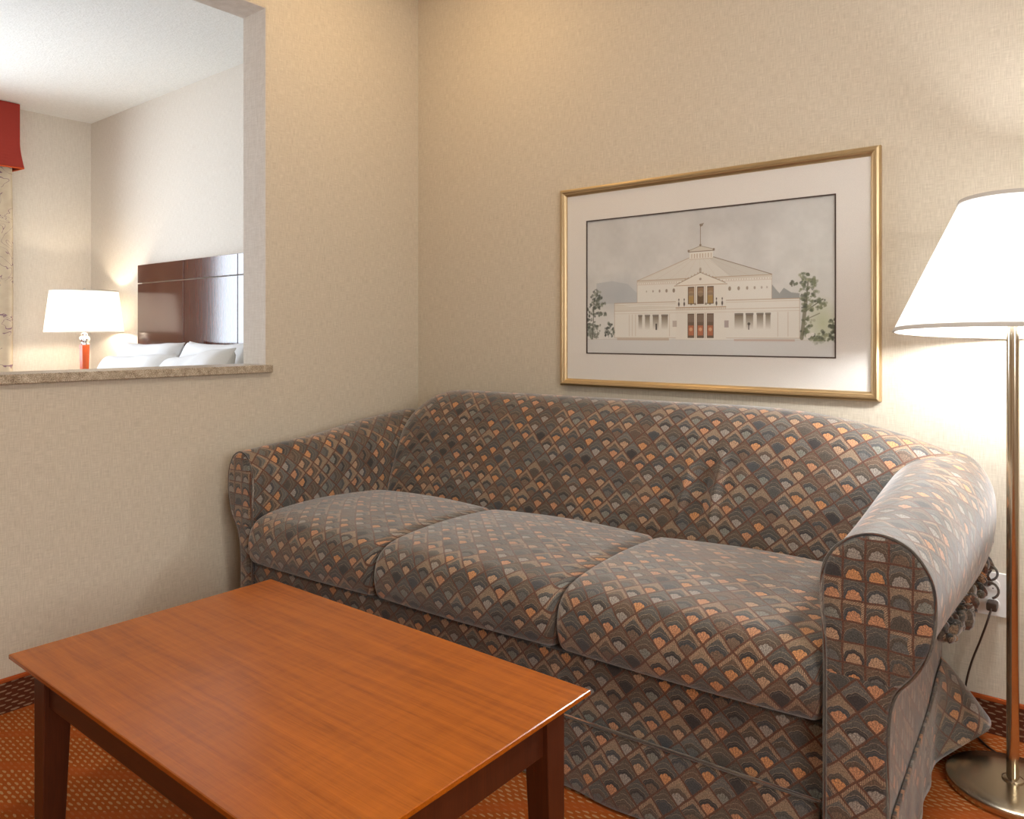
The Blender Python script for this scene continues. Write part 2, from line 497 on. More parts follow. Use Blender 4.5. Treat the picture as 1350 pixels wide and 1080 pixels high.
# papered reveal of the opening
bm = bmesh.new()
add_box(bm, (-WT-.001, OX0-.003, OZ0), (-.0015, OX0, OZ1))
add_box(bm, (-WT-.001, OY_L, OZ1-.003), (-.0015, OX0, OZ1))
add_box(bm, (-WT-.001, OY_L, OZ0), (-.0015, OY_L+.003, OZ1))
struct(bm_obj('trim_1', bm, MAT['jamb']), 'pale papered reveal lining the opening')
struct(box('wall_back', (0, 0, 0), (4.6, .12, CEIL), MAT['wall']), 'beige linen papered wall behind the sofa')
# unseen right wall, its window opening added to let the side fill in
bm = bmesh.new()
add_box(bm, (4.6, -5.0, 0), (4.72, .12, .95)); add_box(bm, (4.6, -5.0, 2.25), (4.72, .12, CEIL))
add_box(bm, (4.6, -5.0, .95), (4.72, -3.7, 2.25)); add_box(bm, (4.6, -2.1, .95), (4.72, .12, 2.25))
struct(bm_obj('wall_right', bm, MAT['wall']))
struct(box('wall_front', (0, -5.12, 0), (4.6, -5.0, CEIL), MAT['wall']))
struct(box('floor', (-3.57, -5.0, -.1), (4.6, 0, 0), MAT['carpet']), 'rust carpet woven with rows of beige dashes')
struct(box('ceiling', (-3.72, -5.15, CEIL), (4.75, .15, CEIL+.1), MAT['ceiling']), 'white popcorn textured ceiling')
# bedroom shell
struct(box('wall_bedroom_back', (-3.57, 0, 0), (-.0, .12, CEIL), MAT['bedwall']), 'cream bedroom wall behind the headboard')
struct(box('wall_bedroom_front', (-3.57, -5.12, 0), (0, -5.0, CEIL), MAT['bedwall']))
WY0, WY1, WZ0, WZ1 = -3.0, -1.05, .75, 2.35
bm = bmesh.new()
add_box(bm, (-3.69, -5.12, 0), (-3.57, .12, WZ0)); add_box(bm, (-3.69, -5.12, WZ1), (-3.57, .12, CEIL))
add_box(bm, (-3.69, WY1, WZ0), (-3.57, .12, WZ1)); add_box(bm, (-3.69, -5.12, WZ0), (-3.57, WY0, WZ1))
struct(bm_obj('wall_bedroom_left', bm, MAT['bedwall']), 'cream bedroom wall with the curtained window')
# bedroom window
w1 = empty('window_1', (-3.63, (WY0+WY1)/2, WZ0)); struct(w1, 'bedroom window behind the curtain')
hw, hh = (WY1-WY0)/2, WZ1-WZ0
bm = bmesh.new()
add_box(bm, (-.03, -hw, 0), (.03, -hw+.05, hh), .004); add_box(bm, (-.03, hw-.05, 0), (.03, hw, hh), .004)
add_box(bm, (-.03, -hw+.05, 0), (.03, hw-.05, .05), .004); add_box(bm, (-.03, -hw+.05, hh-.05), (.03, hw-.05, hh), .004)
add_box(bm, (-.025, -.02, .05), (.025, .02, hh-.05), .004)
bm_obj('window_frame', bm, MAT['paint'], w1, smooth=True)
box('pane', (-.004, -hw+.05, .05), (.004, -.02, hh-.05), MAT['window_glass'], w1)
box('pane', (-.004, .02, .05), (.004, hw-.05, hh-.05), MAT['window_glass'], w1)
w2 = empty('window_2', (4.66, -2.9, .95), R(90)); struct(w2)  # made-up window, added only as an opening for the side fill
bm = bmesh.new()
add_box(bm, (-.8, -.03, 0), (-.75, .03, 1.3), .004); add_box(bm, (.75, -.03, 0), (.8, .03, 1.3), .004)
add_box(bm, (-.75, -.03, 0), (.75, .03, .05), .004); add_box(bm, (-.75, -.03, 1.25), (.75, .03, 1.3), .004)
bm_obj('window_frame', bm, MAT['paint'], w2, smooth=True)
box('pane', (-.75, -.004, .05), (.75, .004, 1.25), MAT['window_glass'], w2)

# sill slab of the opening
sl = box('trim_2', (-WT-.02, OY_L+.003, OZ0-.03), (.022, OX0+.018, OZ0), MAT['granite'], bevel=.004)
struct(sl, 'speckled beige stone sill of the opening')
# cut the wall where the slab is embedded: the wall below ends at the slab underside already

# carpet base strips
def base_strip(name, along, a0, a1, label):
    root = empty(name, (0, 0, 0)); struct(root, label)
    if along == 'x':
        box('carpet_strip', (a0, -.008, 0), (a1, 0, .092), MAT['basex'], root)
        box('binding', (a0, -.012, .092), (a1, 0, .104), MAT['binding'], root, bevel=.003, label='rust edge binding')
    else:
        box('carpet_strip', (0, a0, 0), (.008, a1, .092), MAT['basey'], root)
        box('binding', (0, a0, .092), (.012, a1, .104), MAT['binding'], root, bevel=.003, label='rust edge binding')
base_strip('baseboard_back', 'x', .012, 4.6, 'dark carpet baseboard along the wall behind the sofa')
base_strip('baseboard_left', 'y', -5.0, -.012, 'dark carpet baseboard along the left wall')

# unseen ceiling lamps, added for the light they give (outside the frame)
for k, (x, y) in enumerate(ADDED_CEIL_LAMPS):
    cl = empty('ceiling_light', (x, y, CEIL))
    tag(cl, ['flush ceiling light in the middle of the sitting room', 'small flush ceiling light near the corner above the sofa'][k], 'light')
    lathe_obj('canopy', [(0, 0), (.15, 0), (.15, -.02), (.14, -.03), (0, -.03)], MAT['nickel'], cl)
    lathe_obj('diffuser', [(0, -.031), (.13, -.031), (.132, -.04), (.12, -.06), (.09, -.078), (.04, -.088), (0, -.09)],
              m_emit('lit_diffuser_%d' % k, CEIL_COL[k], CEIL_POWER[k]/(PI*PI*.13**2)), cl)

# ================================================================== SOFA
SR = 3.3
sofa = empty('sofa', (.216, -1.01, 0), R(SR))
tag(sofa, 'three-seat rolled-arm sofa in brown and grey shell-patterned fabric against the wall', 'sofa')
FAB = MAT['fabric']

def arclen(pts):
    a = [0]
    for k in range(1, len(pts)): a.append(a[-1]+(Vector(pts[k])-Vector(pts[k-1])).length)
    return a

def lofted(name, x0, x1, prof_fn, end_r, nseg, parent, uoff=0, post=None, voff=0, ref=0):
    """closed y-z profile swept along x with rounded ends"""
    rows, uvr = [], []
    ts = []
    ne = 8
    for k in range(ne+1): ts.append(x0 + end_r*(1-math.cos(PI/2*k/ne)))
    for k in range(1, nseg): ts.append(x0+end_r + (x1-x0-2*end_r)*k/nseg)
    for k in range(ne+1): ts.append(x1 - end_r*(1-math.cos(PI/2*(ne-k)/ne)))
    for x in ts:
        P = prof_fn(x)
        e = min(x-x0, x1-x)
        ins = 0
        if e < end_r: ins = end_r*(1-math.sqrt(max(0, 1-(1-e/end_r)**2)))
        ys = [p[0] for p in P]; zs = [p[1] for p in P]
        cy, cz = (min(ys)+max(ys))/2, (min(zs)+max(zs))/2
        hy, hz = (max(ys)-min(ys))/2, (max(zs)-min(zs))/2
        row = []
        for (y, z) in P:
            yy = cy+(y-cy)*(1-ins/hy); zz = cz+(z-cz)*(1-ins/hz)
            row.append(Vector((x, yy, zz)))
        row.append(row[0].copy())
        al = arclen(row); al = [a-al[ref] for a in al]
        if post: row = [post(p) for p in row]
        rows.append(row)
        uu = x + (ins if x < (x0+x1)/2 else -ins)*-1
        uvr.append([(uoff+uu, voff+a) for a in al])
    # end caps collapse
    def capr(row, uvrow):
        c = sum(row[:-1], Vector())/(len(row)-1)
        res = []
        for f in (.7, .35, .02):
            res.append(([c+(p-c)*f for p in row], [(c.y*1.0+(p.y-c.y)*f, c.z+(p.z-c.z)*f) for p in row]))
        return res
    c0 = capr(rows[0], uvr[0]); c1 = capr(rows[-1], uvr[-1])
    rows = [r for r, _ in reversed(c0)] + rows + [r for r, _ in c1]
    uvr = [u for _, u in reversed(c0)] + uvr + [u for _, u in c1]
    vs, fs, uv = grid_mesh(rows, uvr)
    o = mesh_obj(name, vs, fs, FAB, parent, uv, True)
    return o

# profiles are listed so that the arc length (v) grows upwards on the front face
seat_ctrl = [(.30, .332), (.05, .334), (-.035, .342), (-.058, .375), (-.06, .42), (-.045, .465), (-.005, .495), (.08, .510), (.25, .516), (.42, .51), (.545, .495), (.58, .45), (.575, .37), (.52, .334)]
seat_prof = [(p.x, p.y) for p in catmull([(a, b, 0) for a, b in seat_ctrl], 5, True)]
def seat_fn(x0, x1):
    def f(x):
        t = (x-x0)/(x1-x0); cr = math.sin(PI*max(0, min(1, t)))
        return [(y - (.010*cr if y < .0 else 0), z + .012*cr*(1 if z > .45 else 0)) for y, z in seat_prof]
    return f
SW = .64
for k in range(3):
    x0, x1 = (k*SW+.002 if k else .034), (k+1)*SW-.002
    lofted('seat_cushion', x0, x1, seat_fn(x0, x1), .028, 30, sofa, uoff=k*.013, voff=k*.017)
# back
def smooth(a, b, x):
    t = max(0, min(1, (x-a)/(b-a))); return t*t*(3-2*t)
def back_top(x):
    tl = max(0, min(1, (x-.085)/.27)); tr = max(0, min(1, (2.125-x)/.66))
    l = .785+.115*(1-(1-tl)**2.6)
    r = .775+.125*(1-(1-tr)**2.3)
    return min(l, r)
def back_fn(x):
    T = back_top(x)
    s = T-.50
    ctrl = [(.66, .36), (.56, .42), (.545, .50), (.575, .50+s*.30), (.61, .50+s*.58), (.65, .50+s*.82), (.70, .50+s*.96), (.765, T), (.83, .50+s*.93), (.855, .50+s*.72), (.856, .45), (.855, .15), (.75, .12), (.70, .25)]
    zm = .12+.50*smooth(1.86, 1.96, x)
    ctrl = [(a, max(b, zm+(a-.545)*.1)) for a, b in ctrl]
    return [(p.x, p.y) for p in catmull([(a, b, 0) for a, b in ctrl], 5, True)]
def back_wrinkle(p):
    q = p.copy()
    if p.y < .72 and .5 < p.z < .86:
        for (xa, za, xb, zb, amp, w) in ((1.445, .55, 1.475, .80, .020, .011), (1.405, .55, 1.425, .74, -.016, .013), (1.34, .54, 1.375, .76, .016, .011), (1.30, .54, 1.33, .72, -.007, .014), (1.50, .60, 1.56, .83, .005, .018)):
            t = (p.z-za)/(zb-za)
            xc = xa+(xb-xa)*t
            fall = math.exp(-((t-.45)/.38)**4)
            q.y -= amp*fall*math.exp(-((p.x-xc)/w)**2)
        q.y -= .004*math.sin(p.x*7.0+1)*math.sin((p.z-.5)*9)
    return q
lofted('backrest', .085, 2.125, back_fn, .045, 260, sofa, voff=.3, post=back_wrinkle, ref=35)

# arms: cross-section in (offset from the inner face, z)
def arm_section(t, wid, wbase):
    """t 0 front .. 1 rear; wid roll width, wbase width of the lower panel"""
    zt = .742+.060*(t if wbase < .1 else smooth(0, 1, t)) - (.030*(1-t) if wbase < .1 else 0)
    w = wid
    zb = .475-.01*t
    h = zt-zb
    return [(0, .02), (0, .30), (.0, .50), (-.006, zb+h*.55), (.004, zb+h*.78), (w*.22, zb+h*.94), (w*.5, zt), (w*.78, zb+h*.93),
            (w*.96, zb+h*.74), (w, zb+h*.5), (w*.95, zb+h*.24), (w*.82, zb+h*.05), (wbase+.012, zb-.035), (wbase, .36), (wbase, .18), (wbase, .02)]
def build_arm(side):
    if side == 'right':
        X = lambda o: 1.922+o; wf, wr, wb = .192, .245, .112; y0, y1 = -.055, .80
    else:
        X = lambda o: -.002-o; wf, wr, wb = .098, .15, .045; y0, y1 = -.028, .80
    arm = empty('arm', (0, 0, 0)); arm.parent = sofa
    fill0 = .032 if side == 'left' else 0
    if side == 'right': arm['label'] = 'right rolled arm, brightly lit by the floor lamp'
    else: arm['label'] = 'left rolled arm beside the partition wall'
    rows, uvr = [], []
    N = 46
    for k in range(N+1):
        t = k/N; y = y0+(y1-y0)*t
        w = wf+(wr-wf)*smooth(0, 1, t)
        sec = catmull([(a, b, 0) for a, b in arm_section(t, w, wb)], 6)
        ins = 0
        e = min(y-y0, y1-y)
        row = []
        lump = 0
        fill = fill0+((.10*t) if side == 'left' else 0)
        for p in sec:
            o, z = p.x, p.y
            o -= fill*max(0, 1-max(0, o)/w)
            # soft unevenness of the padding
            amp = .0035*math.sin(9*t+o*30)*(1 if z > .5 else .4)
            row.append(Vector((X(o+amp*.6), y, z+amp)))
        al = arclen(row)
        rows.append(row); uvr.append([(y*1.0+.02, .6-a if side == 'left' else a) for a in al])
    # round the rear end
    c = Vector((X(w*.45), y1+.03, .55))
    last = rows[-1]
    rows.append([p.lerp(c, .12)+Vector((0, .018, 0)) for p in last]); uvr.append([(u+.02, v) for u, v in uvr[-1]])
    rows.append([p.lerp(c, .9)+Vector((0, .01, 0)) for p in last]); uvr.append([(u+.1, v*.2) for u, v in uvr[-1]])
    # UV: pattern runs along the arm: u = arc length, v = depth, so shells point to the rear
    uvr = [[(v, u) for u, v in r] for r in uvr]
    vs, fs, uv = grid_mesh(rows, uvr)
    if side == 'right': fs = [tuple(reversed(f)) for f in fs]
    mesh_obj('arm_cover', vs, fs, FAB, arm, uv, True)
    # front panel: extruded outline
    sec = catmull([(a, b, 0) for a, b in arm_section(0, wf, wb)], 6)
    out = [(p.x-fill0*max(0, 1-max(0, p.x)/wf), p.y) for p in sec]
    n = len(out)
    cx = sum(p[0] for p in out)/n
    def shrink(d):
        res = []
        for i in range(n):
            p = out[i]; a = out[i-1] if i else out[0]; b = out[(i+1) % n] if i < n-1 else out[-1]
            tx, ty = b[0]-a[0], b[1]-a[1]; L = math.hypot(tx, ty) or 1
            nx, ny = ty/L, -tx/L
            res.append((p[0]+nx*d, p[1]+ny*d))
        return res
    vs, uv, fs = [], [], []
    for d, y in ((.001, y0+.004), (.001, y0-.004), (.006, y0-.010), (.016, y0-.0125)):
        for (o, z) in shrink(d):
            vs.append((X(o), y, z)); uv.append((X(o)+.012, z+.004))
    for r in range(3):
        for i in range(n):
            j = (i+1) % n
            f = (r*n+i, r*n+j, (r+1)*n+j, (r+1)*n+i)
            fs.append(f if side == 'left' else tuple(reversed(f)))
    fs.append(tuple(3*n+i for i in (range(n) if side == 'left' else range(n-1, -1, -1))))
    po = mesh_obj('front_panel', vs, fs, FAB, arm, uv, True)
    po['label'] = 'flat front panel of the arm with the shells set square'
    bm = bmesh.new(); bm.from_mesh(po.data)
    bmesh.ops.recalc_face_normals(bm, faces=bm.faces)
    big = [f for f in bm.faces if len(f.verts) > 6]
    bmesh.ops.triangulate(bm, faces=big)
    bmesh.ops.bisect_plane(bm, geom=list(bm.verts)+list(bm.edges)+list(bm.faces), dist=1e-5, plane_co=(0, 0, .462), plane_no=(0, 0, 1))
    po.data.materials.append(MAT['fabric_square'])
    for f in bm.faces:
        if f.calc_center_median().z > .462: f.material_index = 1
    for f in bm.faces: f.smooth = abs(f.normal.y) < .9
    bm.to_mesh(po.data); bm.free()
    path = [(X(o), y0-.003, z) for o, z in shrink(-.002)]
    tube_obj('welt', path, .003, FAB, arm, 8, uvs=True)
build_arm('left'); build_arm('right')

# base rail
def fab_box(name, lo, hi, parent, bev=.008):
    bm = bmesh.new(); add_box(bm, lo, hi, bev, 3)
    uvl = bm.loops.layers.uv.new('UVMap')
    bmesh.ops.recalc_face_normals(bm, faces=bm.faces)
    for f in bm.faces:
        nx, ny, nz = map(abs, f.normal)
        for l in f.loops:
            x, y, z = l.vert.co
            l[uvl].uv = (x, z) if ny >= nx and ny >= nz else ((y, z) if nx >= nz else (x, y))
    return bm_obj(name, bm, FAB, parent, smooth=True)
fab_box('base_rail', (.004, -.02, .03), (1.916, .80, .328), sofa)

# skirt: front strip with soft waves
def sheet(name, path_fn, n, z_top, z_bot_fn, parent, off_fn=None, nz=10, mat=None, thick=.006):
    rows, uvr = [], []
    acc = 0; prev = None
    for k in range(n+1):
        s = k/n; x, y, nx, ny = path_fn(s)
        if prev: acc += math.hypot(x-prev[0], y-prev[1])
        prev = (x, y)
        zt = z_top(s) if callable(z_top) else z_top
        zb = z_bot_fn(s)
        row, ur = [], []
        for j in range(nz+1):
            f = j/nz; z = zb+(zt-zb)*f
            o = off_fn(s, f) if off_fn else 0
            row.append(Vector((x+nx*o, y+ny*o, z))); ur.append((acc, z))
        rows.append(row); uvr.append(ur)
    vs, fs, uv = grid_mesh(rows, uvr)
    o = mesh_obj(name, vs, fs, mat or FAB, parent, uv, True)
    md = o.modifiers.new('thick', 'SOLIDIFY'); md.thickness = thick; md.offset = 0
    return o
sheet('skirt', lambda s: (.01+1.895*s, -.028, 0, -1), 140, .178, lambda s: .008,
      sofa, lambda s, f: (.004+.014*(1-f)+.006*(1-f)*math.sin(s*26)+.003*math.sin(s*61)*(1-f)))
tube_obj('skirt_welt', [(.008+1.9*k/60, -.036, .180) for k in range(61)], .0042, FAB, sofa, 8, uvs=True)
# side skirt with the flared corner at the rear
def side_path(s):
    if s < .80:
        t = s/.80; return (2.036, -.02+.78*t, 1, 0)
    t = (s-.80)/.20; a = t*PI*.62
    return (2.036-.05*(1-math.cos(a)), .76+.055*math.sin(a), math.cos(a*.9), math.sin(a*.9))
def side_off(s, f):
    fl = smooth(.62, .80, s)*(1-.55*smooth(.84, 1, s))
    return .003+.112*fl*(1-f)**.9 + .003*math.sin(s*40)*(1-f)
sheet('side_skirt', side_path, 90, lambda s: .19+.03*smooth(.5, .8, s), lambda s: .010+.062*smooth(.60, .82, s), sofa, side_off, 12)
sheet('skirt_lining', lambda s: (2.02-.0*s, .60+.21*s, 1, 0), 24, .10, lambda s: .035+.01*s, sofa,
      lambda s, f: .07*math.sin(s*PI*.8)*(1-f)+.01, 6, MAT['lining'], .003)

# gathered fabric bunching under the rear of the right roll
def ruffle():
    vs, fs, uv = [], [], []
    rng = random.Random(4)
    for k in range(95):
        s = rng.random()
        y = .44+.355*s; spread = .045*(1-.75*s)
        x = 2.085+.055*s+rng.uniform(-.5, .5)*spread
        z = .41+.05*s+.15*max(0, s-.75)/.25*rng.random()+rng.uniform(-.5, .5)*spread
        r = .007+rng.random()*.010
        base = len(vs); n, m = 9, 6
        ph = rng.random()*6; st = rng.uniform(.8, 1.8); ax = rng.uniform(-.8, .8)
        for a in range(m+1):
            for b in range(n):
                la, lo = PI*a/m, 2*PI*b/n
                rr = r*(1+.38*math.sin(3*lo+ph)*math.sin(la))
                dx, dy, dz = rr*math.sin(la)*math.cos(lo), rr*math.sin(la)*math.sin(lo)*.8, rr*st*math.cos(la)
                vs.append((x+dx*math.cos(ax)-dz*math.sin(ax), y+dy, z+dx*math.sin(ax)+dz*math.cos(ax)))
                uv.append((k*.037+lo*.006, la*.008+k*.021))
        for a in range(m):
            for b in range(n):
                b2 = (b+1) % n
                fs.append((base+a*n+b, base+(a+1)*n+b, base+(a+1)*n+b2, base+a*n+b2))
    return vs, fs, uv
vs, fs, uv = ruffle()
mesh_obj('gathered_fabric', vs, fs, FAB, sofa, uv, True, label='bunched fabric under the rear of the right arm')['kind'] = 'stuff'
for (yy, zz, rr) in ((.765, .485, .020), (.775, .435, .022)):
    pts = [(2.150+rr*math.cos(a), yy, zz+rr*math.sin(a)) for a in [R(-70+20*i) for i in range(10)]]
    tube_obj('loose_loop', pts, .0035, FAB, sofa, 6, uvs=True)

# ================================================================== COFFEE TABLE
TX0, TX1, TY0, TY1, TZ = .758, 1.808, -1.94, -1.303, .45
tc = ((TX0+TX1)/2, (TY0+TY1)/2)
table = empty('coffee_table', (tc[0], tc[1], 0))
tag(table, 'rectangular cherry wood coffee table with tapered legs in front of the sofa', 'table')
hx, hy = (TX1-TX0)/2, (TY1-TY0)/2
# top: thin edge, chamfered underneath
def slab(name, rings, mat, parent):
    vs, fs = [], []
    for (ax, ay, z) in rings: vs += [(-ax, -ay, z), (ax, -ay, z), (ax, ay, z), (-ax, ay, z)]
    for r in range(len(rings)-1):
        for i in range(4):
            j = (i+1) % 4; fs.append((r*4+i, r*4+j, r*4+4+j, r*4+4+i))
    fs.append((3, 2, 1, 0)); b = (len(rings)-1)*4; fs.append((b, b+1, b+2, b+3))
    return mesh_obj(name, vs, fs, mat, parent, None, False)
slab('table_top', [(hx-.030, hy-.030, TZ-.026), (hx-.002, hy-.002, TZ-.011), (hx, hy, TZ-.009), (hx, hy, TZ-.0015), (hx-.0015, hy-.0015, TZ)], MAT['table_top'], table)
ix, iy = hx-.036, hy-.036          # outer faces of the legs
LS, LB = .054, .042
for sx in (-1, 1):
    for sy in (-1, 1):
        vs = []
        for (s, z) in ((LB, 0), (LB, .003), (LS, .345), (LS, TZ-.026)):
            ox, oy = sx*ix, sy*iy; qx, qy = ox-sx*s, oy-sy*s
            xs, ys = sorted((ox, qx)), sorted((oy, qy))
            vs += [(xs[0], ys[0], z), (xs[1], ys[0], z), (xs[1], ys[1], z), (xs[0], ys[1], z)]
        fs = [(3, 2, 1, 0)]
        for r in range(3):
            for i in range(4):
                j = (i+1) % 4; fs.append((r*4+i, r*4+j, r*4+4+j, r*4+4+i))
        fs.append((12, 13, 14, 15))
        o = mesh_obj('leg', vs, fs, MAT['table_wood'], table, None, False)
        bv = o.modifiers.new('bev', 'BEVEL'); bv.width = .0015; bv.segments = 2
for sy in (-1, 1):
    y = sy*(iy-.010)
    ys = sorted((y, y-sy*.018))
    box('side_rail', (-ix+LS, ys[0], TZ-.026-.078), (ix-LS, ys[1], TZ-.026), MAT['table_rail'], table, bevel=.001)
for sx in (-1, 1):
    x = sx*(ix-.010); xs = sorted((x, x-sx*.018))
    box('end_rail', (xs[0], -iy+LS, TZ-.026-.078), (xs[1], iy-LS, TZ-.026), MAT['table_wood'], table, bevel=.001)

# ================================================================== PICTURE
PX0, PX1, PZ0, PZ1 = .835, 2.025, .922, 1.706
pic = empty('framed_picture', ((PX0+PX1)/2, 0, (PZ0+PZ1)/2))
tag(pic, 'gold-framed architectural drawing of a domed theatre hanging above the sofa', 'picture')
pw, ph = (PX1-PX0)/2, (PZ1-PZ0)/2
# mitred moulding: profile (inset from the outer edge, distance off the wall)
mould = [(0, .002), (0, .018), (.003, .026), (.009, .030), (.014, .0295), (.017, .025), (.020, .0245), (.024, .022), (.028, .017), (.030, .010), (.030, .006)]
corners = [(-1, -1), (1, -1), (1, 1), (-1, 1)]
for side, nm in enumerate(('frame_bottom', 'frame_side', 'frame_top', 'frame_side')):
    a, b = corners[side], corners[(side+1) % 4]
    vs, fs = [], []
    for c in (a, b):
        for (ins, off) in mould: vs.append((c[0]*(pw-ins), -off, c[1]*(ph-ins)))
    n = len(mould)
    for i in range(n-1): fs.append((i, i+1, n+i+1, n+i))
    fs.append((0, n, 2*n-1, n-1))
    fs.append(tuple(range(n))); fs.append(tuple(range(2*n-1, n-1, -1)))
    o = mesh_obj(nm, vs, fs, MAT['gold'], pic, None, False)
    bm = bmesh.new(); bm.from_mesh(o.data); bmesh.ops.recalc_face_normals(bm, faces=bm.faces); bm.to_mesh(o.data); bm.free()
# print window
DX0, DX1, DZ0, DZ1 = .958, 1.890, 1.055, 1.570
cx, cz = (PX0+PX1)/2, (PZ0+PZ1)/2
l, r_, bt, tp = DX0-cx, DX1-cx, DZ0-cz, DZ1-cz
bm = bmesh.new()
m = .026
add_box(bm, (-pw+m, -.012, -ph+m), (l, -.008, ph-m)); add_box(bm, (r_, -.012, -ph+m), (pw-m, -.008, ph-m))
add_box(bm, (l, -.012, -ph+m), (r_, -.008, bt)); add_box(bm, (l, -.012, tp), (r_, -.008, ph-m))
bm_obj('picture_mat', bm, MAT['mat'], pic, label='wide white mat')
bm = bmesh.new(); g = .0035
add_box(bm, (l-g, -.0135, bt-g), (l+g*.2, -.0105, tp+g)); add_box(bm, (r_-g*.2, -.0135, bt-g), (r_+g, -.0105, tp+g))
add_box(bm, (l+g*.2, -.0135, bt-g), (r_-g*.2, -.0105, bt+g*.2)); add_box(bm, (l+g*.2, -.0135, tp-g*.2), (r_-g*.2, -.0105, tp+g))
bm_obj('fillet', bm, MAT['darkline'], pic, label='thin dark brown fillet around the drawing')
mesh_obj('glass_pane', [(-pw+m, -.0150, -ph+m), (pw-m, -.0150, -ph+m), (pw-m, -.0150, ph-m), (-pw+m, -.0150, ph-m)], [(0, 1, 2, 3)], MAT['glass'], pic, None, False)
box('backing', (-pw+.02, -.006, -ph+.02), (pw-.02, -.002, ph-.02), MAT['darkline'], pic)

# the drawing: millimetres, origin lower left, 932 x 515
W_, H_ = 932, 515
S = .9                                       # samples per millimetre
nx_, ny_ = int(W_*S), int(H_*S)
yy, xx = np.mgrid[0:ny_, 0:nx_]
xm, ym = xx/S+58, yy/S                       # drawing coordinates used below
rng = np.random.RandomState(3)
def lowf(sc, seed):
    r = np.random.RandomState(seed); g_ = r.rand(int(ny_/sc)+3, int(nx_/sc)+3)
    fy, fx = yy/sc, xx/sc; iy_, ix_ = fy.astype(int), fx.astype(int); ty, tx = fy-iy_, fx-ix_
    ty, tx = ty*ty*(3-2*ty), tx*tx*(3-2*tx)
    return (g_[iy_, ix_]*(1-ty)*(1-tx)+g_[iy_+1, ix_]*ty*(1-tx)+g_[iy_, ix_+1]*(1-ty)*tx+g_[iy_+1, ix_+1]*ty*tx)
K = lambda r, g, b: np.array((r, g, b), float)/255
img = np.zeros((ny_, nx_, 3))
f = np.clip(ym/H_, 0, 1)[..., None]
img[:] = K(218, 218, 213)*(1-f)+K(200, 200, 198)*f
img += (lowf(60, 1)[..., None]-.5)*.05+(lowf(14, 2)[..., None]-.5)*.02
gr = np.clip((xm-700)/300, 0, 1)[..., None]*.6
img = img*(1-gr*.12)+K(200, 210, 188)*gr*.12
def put(mask, col, a=1.0):
    a = np.asarray(a)*mask; img[:] = img*(1-a[..., None])+np.asarray(col)*a[..., None]
def rect(x0, y0, x1, y1, col, a=1.0): put(((xm >= x0) & (xm <= x1) & (ym >= y0) & (ym <= y1)).astype(float), col, a)
def poly(pts, col, a=1.0):
    ins = np.zeros(xm.shape, bool); n = len(pts)
    for i in range(n):
        (x1, y1), (x2, y2) = pts[i], pts[(i+1) % n]
        if y1 == y2: continue
        c = ((ym >= min(y1, y2)) & (ym < max(y1, y2))) & (xm < (x2-x1)*(ym-y1)/(y2-y1)+x1)
        ins ^= c
    put(ins.astype(float), col, a)
def line(x0, y0, x1, y1, col, w=1.2, a=.8):
    dx, dy = x1-x0, y1-y0; L2 = dx*dx+dy*dy
    t = np.clip(((xm-x0)*dx+(ym-y0)*dy)/L2, 0, 1)
    d = np.hypot(xm-x0-t*dx, ym-y0-t*dy)
    put(np.clip(w-d+.5, 0, 1), col, a)
def blob(x, y, r, col, a=.8, sq=1.0):
    d = np.hypot(xm-x, (ym-y)/sq); put(np.clip((r-d)/1.5+.5, 0, 1), col, a)
PAP, INK, SEP = K(224, 222, 214), K(128, 112, 96), K(176, 152, 128)
# ground and haze
rect(58, 0, 990, 54, K(206, 208, 208), .75)
put(np.clip(1-np.hypot((xm-210)/120, (ym-230)/90), 0, 1), K(176, 182, 186), .7)
poly([(100, 190), (100, 270), (170, 276), (240, 262), (280, 225), (280, 190)], K(172, 178, 182), .55)
poly([(786, 188), (786, 240), (800, 222), (812, 208), (826, 226), (850, 210), (878, 206), (878, 188)], K(146, 150, 148), .8)
# roof cone, drum, cupola
poly([(279, 272), (489, 345), (581, 343), (786, 272)], K(214, 212, 204))
poly([(560, 343), (581, 343), (786, 272), (640, 272)], K(196, 194, 186), .6)
line(581, 343, 786, 273, INK, 1.3, .8); line(279, 272, 489, 345, SEP, 1.0, .8)
for k in range(9): line(489+10*k, 344, 300+58*k, 274, SEP, .5, .25)
rect(491, 338, 579, 364, PAP); rect(491, 338, 579, 341, SEP, .5)
for k in range(8): rect(497+10.5*k, 343, 501+10.5*k, 358, SEP, .6)
poly([(486, 366), (486, 372), (532, 384), (584, 372), (584, 366)], K(205, 200, 188)); line(486, 366, 584, 366, INK, 1.4, .9)
line(486, 370, 532, 385, INK, 1.0, .7); line(584, 370, 532, 385, INK, 1.0, .7)
blob(487, 370, 4, INK, .7); blob(582, 370, 4, INK, .8)
line(532, 384, 532, 462, INK, 1.2, .9); blob(532, 388, 4, INK, .8); poly([(528, 462), (545, 465), (540, 455), (531, 452)], INK, .8)
# main wall
rect(279, 190, 786, 272, PAP); rect(279, 264, 786, 272, K(208, 202, 190))
line(279, 272, 786, 272, SEP, 1.1, .9); line(279, 256, 786, 256, SEP, .7, .5); line(279, 190, 279, 272, SEP, .8, .7); line(786, 190, 786, 272, SEP, .8, .6)
for x in range(285, 440, 9): rect(x, 258, x+3, 263, SEP, .5)
for x in range(626, 784, 9): rect(x, 258, x+3, 263, SEP, .5)
for k, x in enumerate((318, 345, 372, 400, 429)): blob(x, 231, 2.2+k*.7, INK, .5+.08*k, 1.5)
for k, x in enumerate((640, 672, 702, 728, 752, 770)): blob(x, 230, 5-k*.5, INK, .75-.07*k, 1.5)
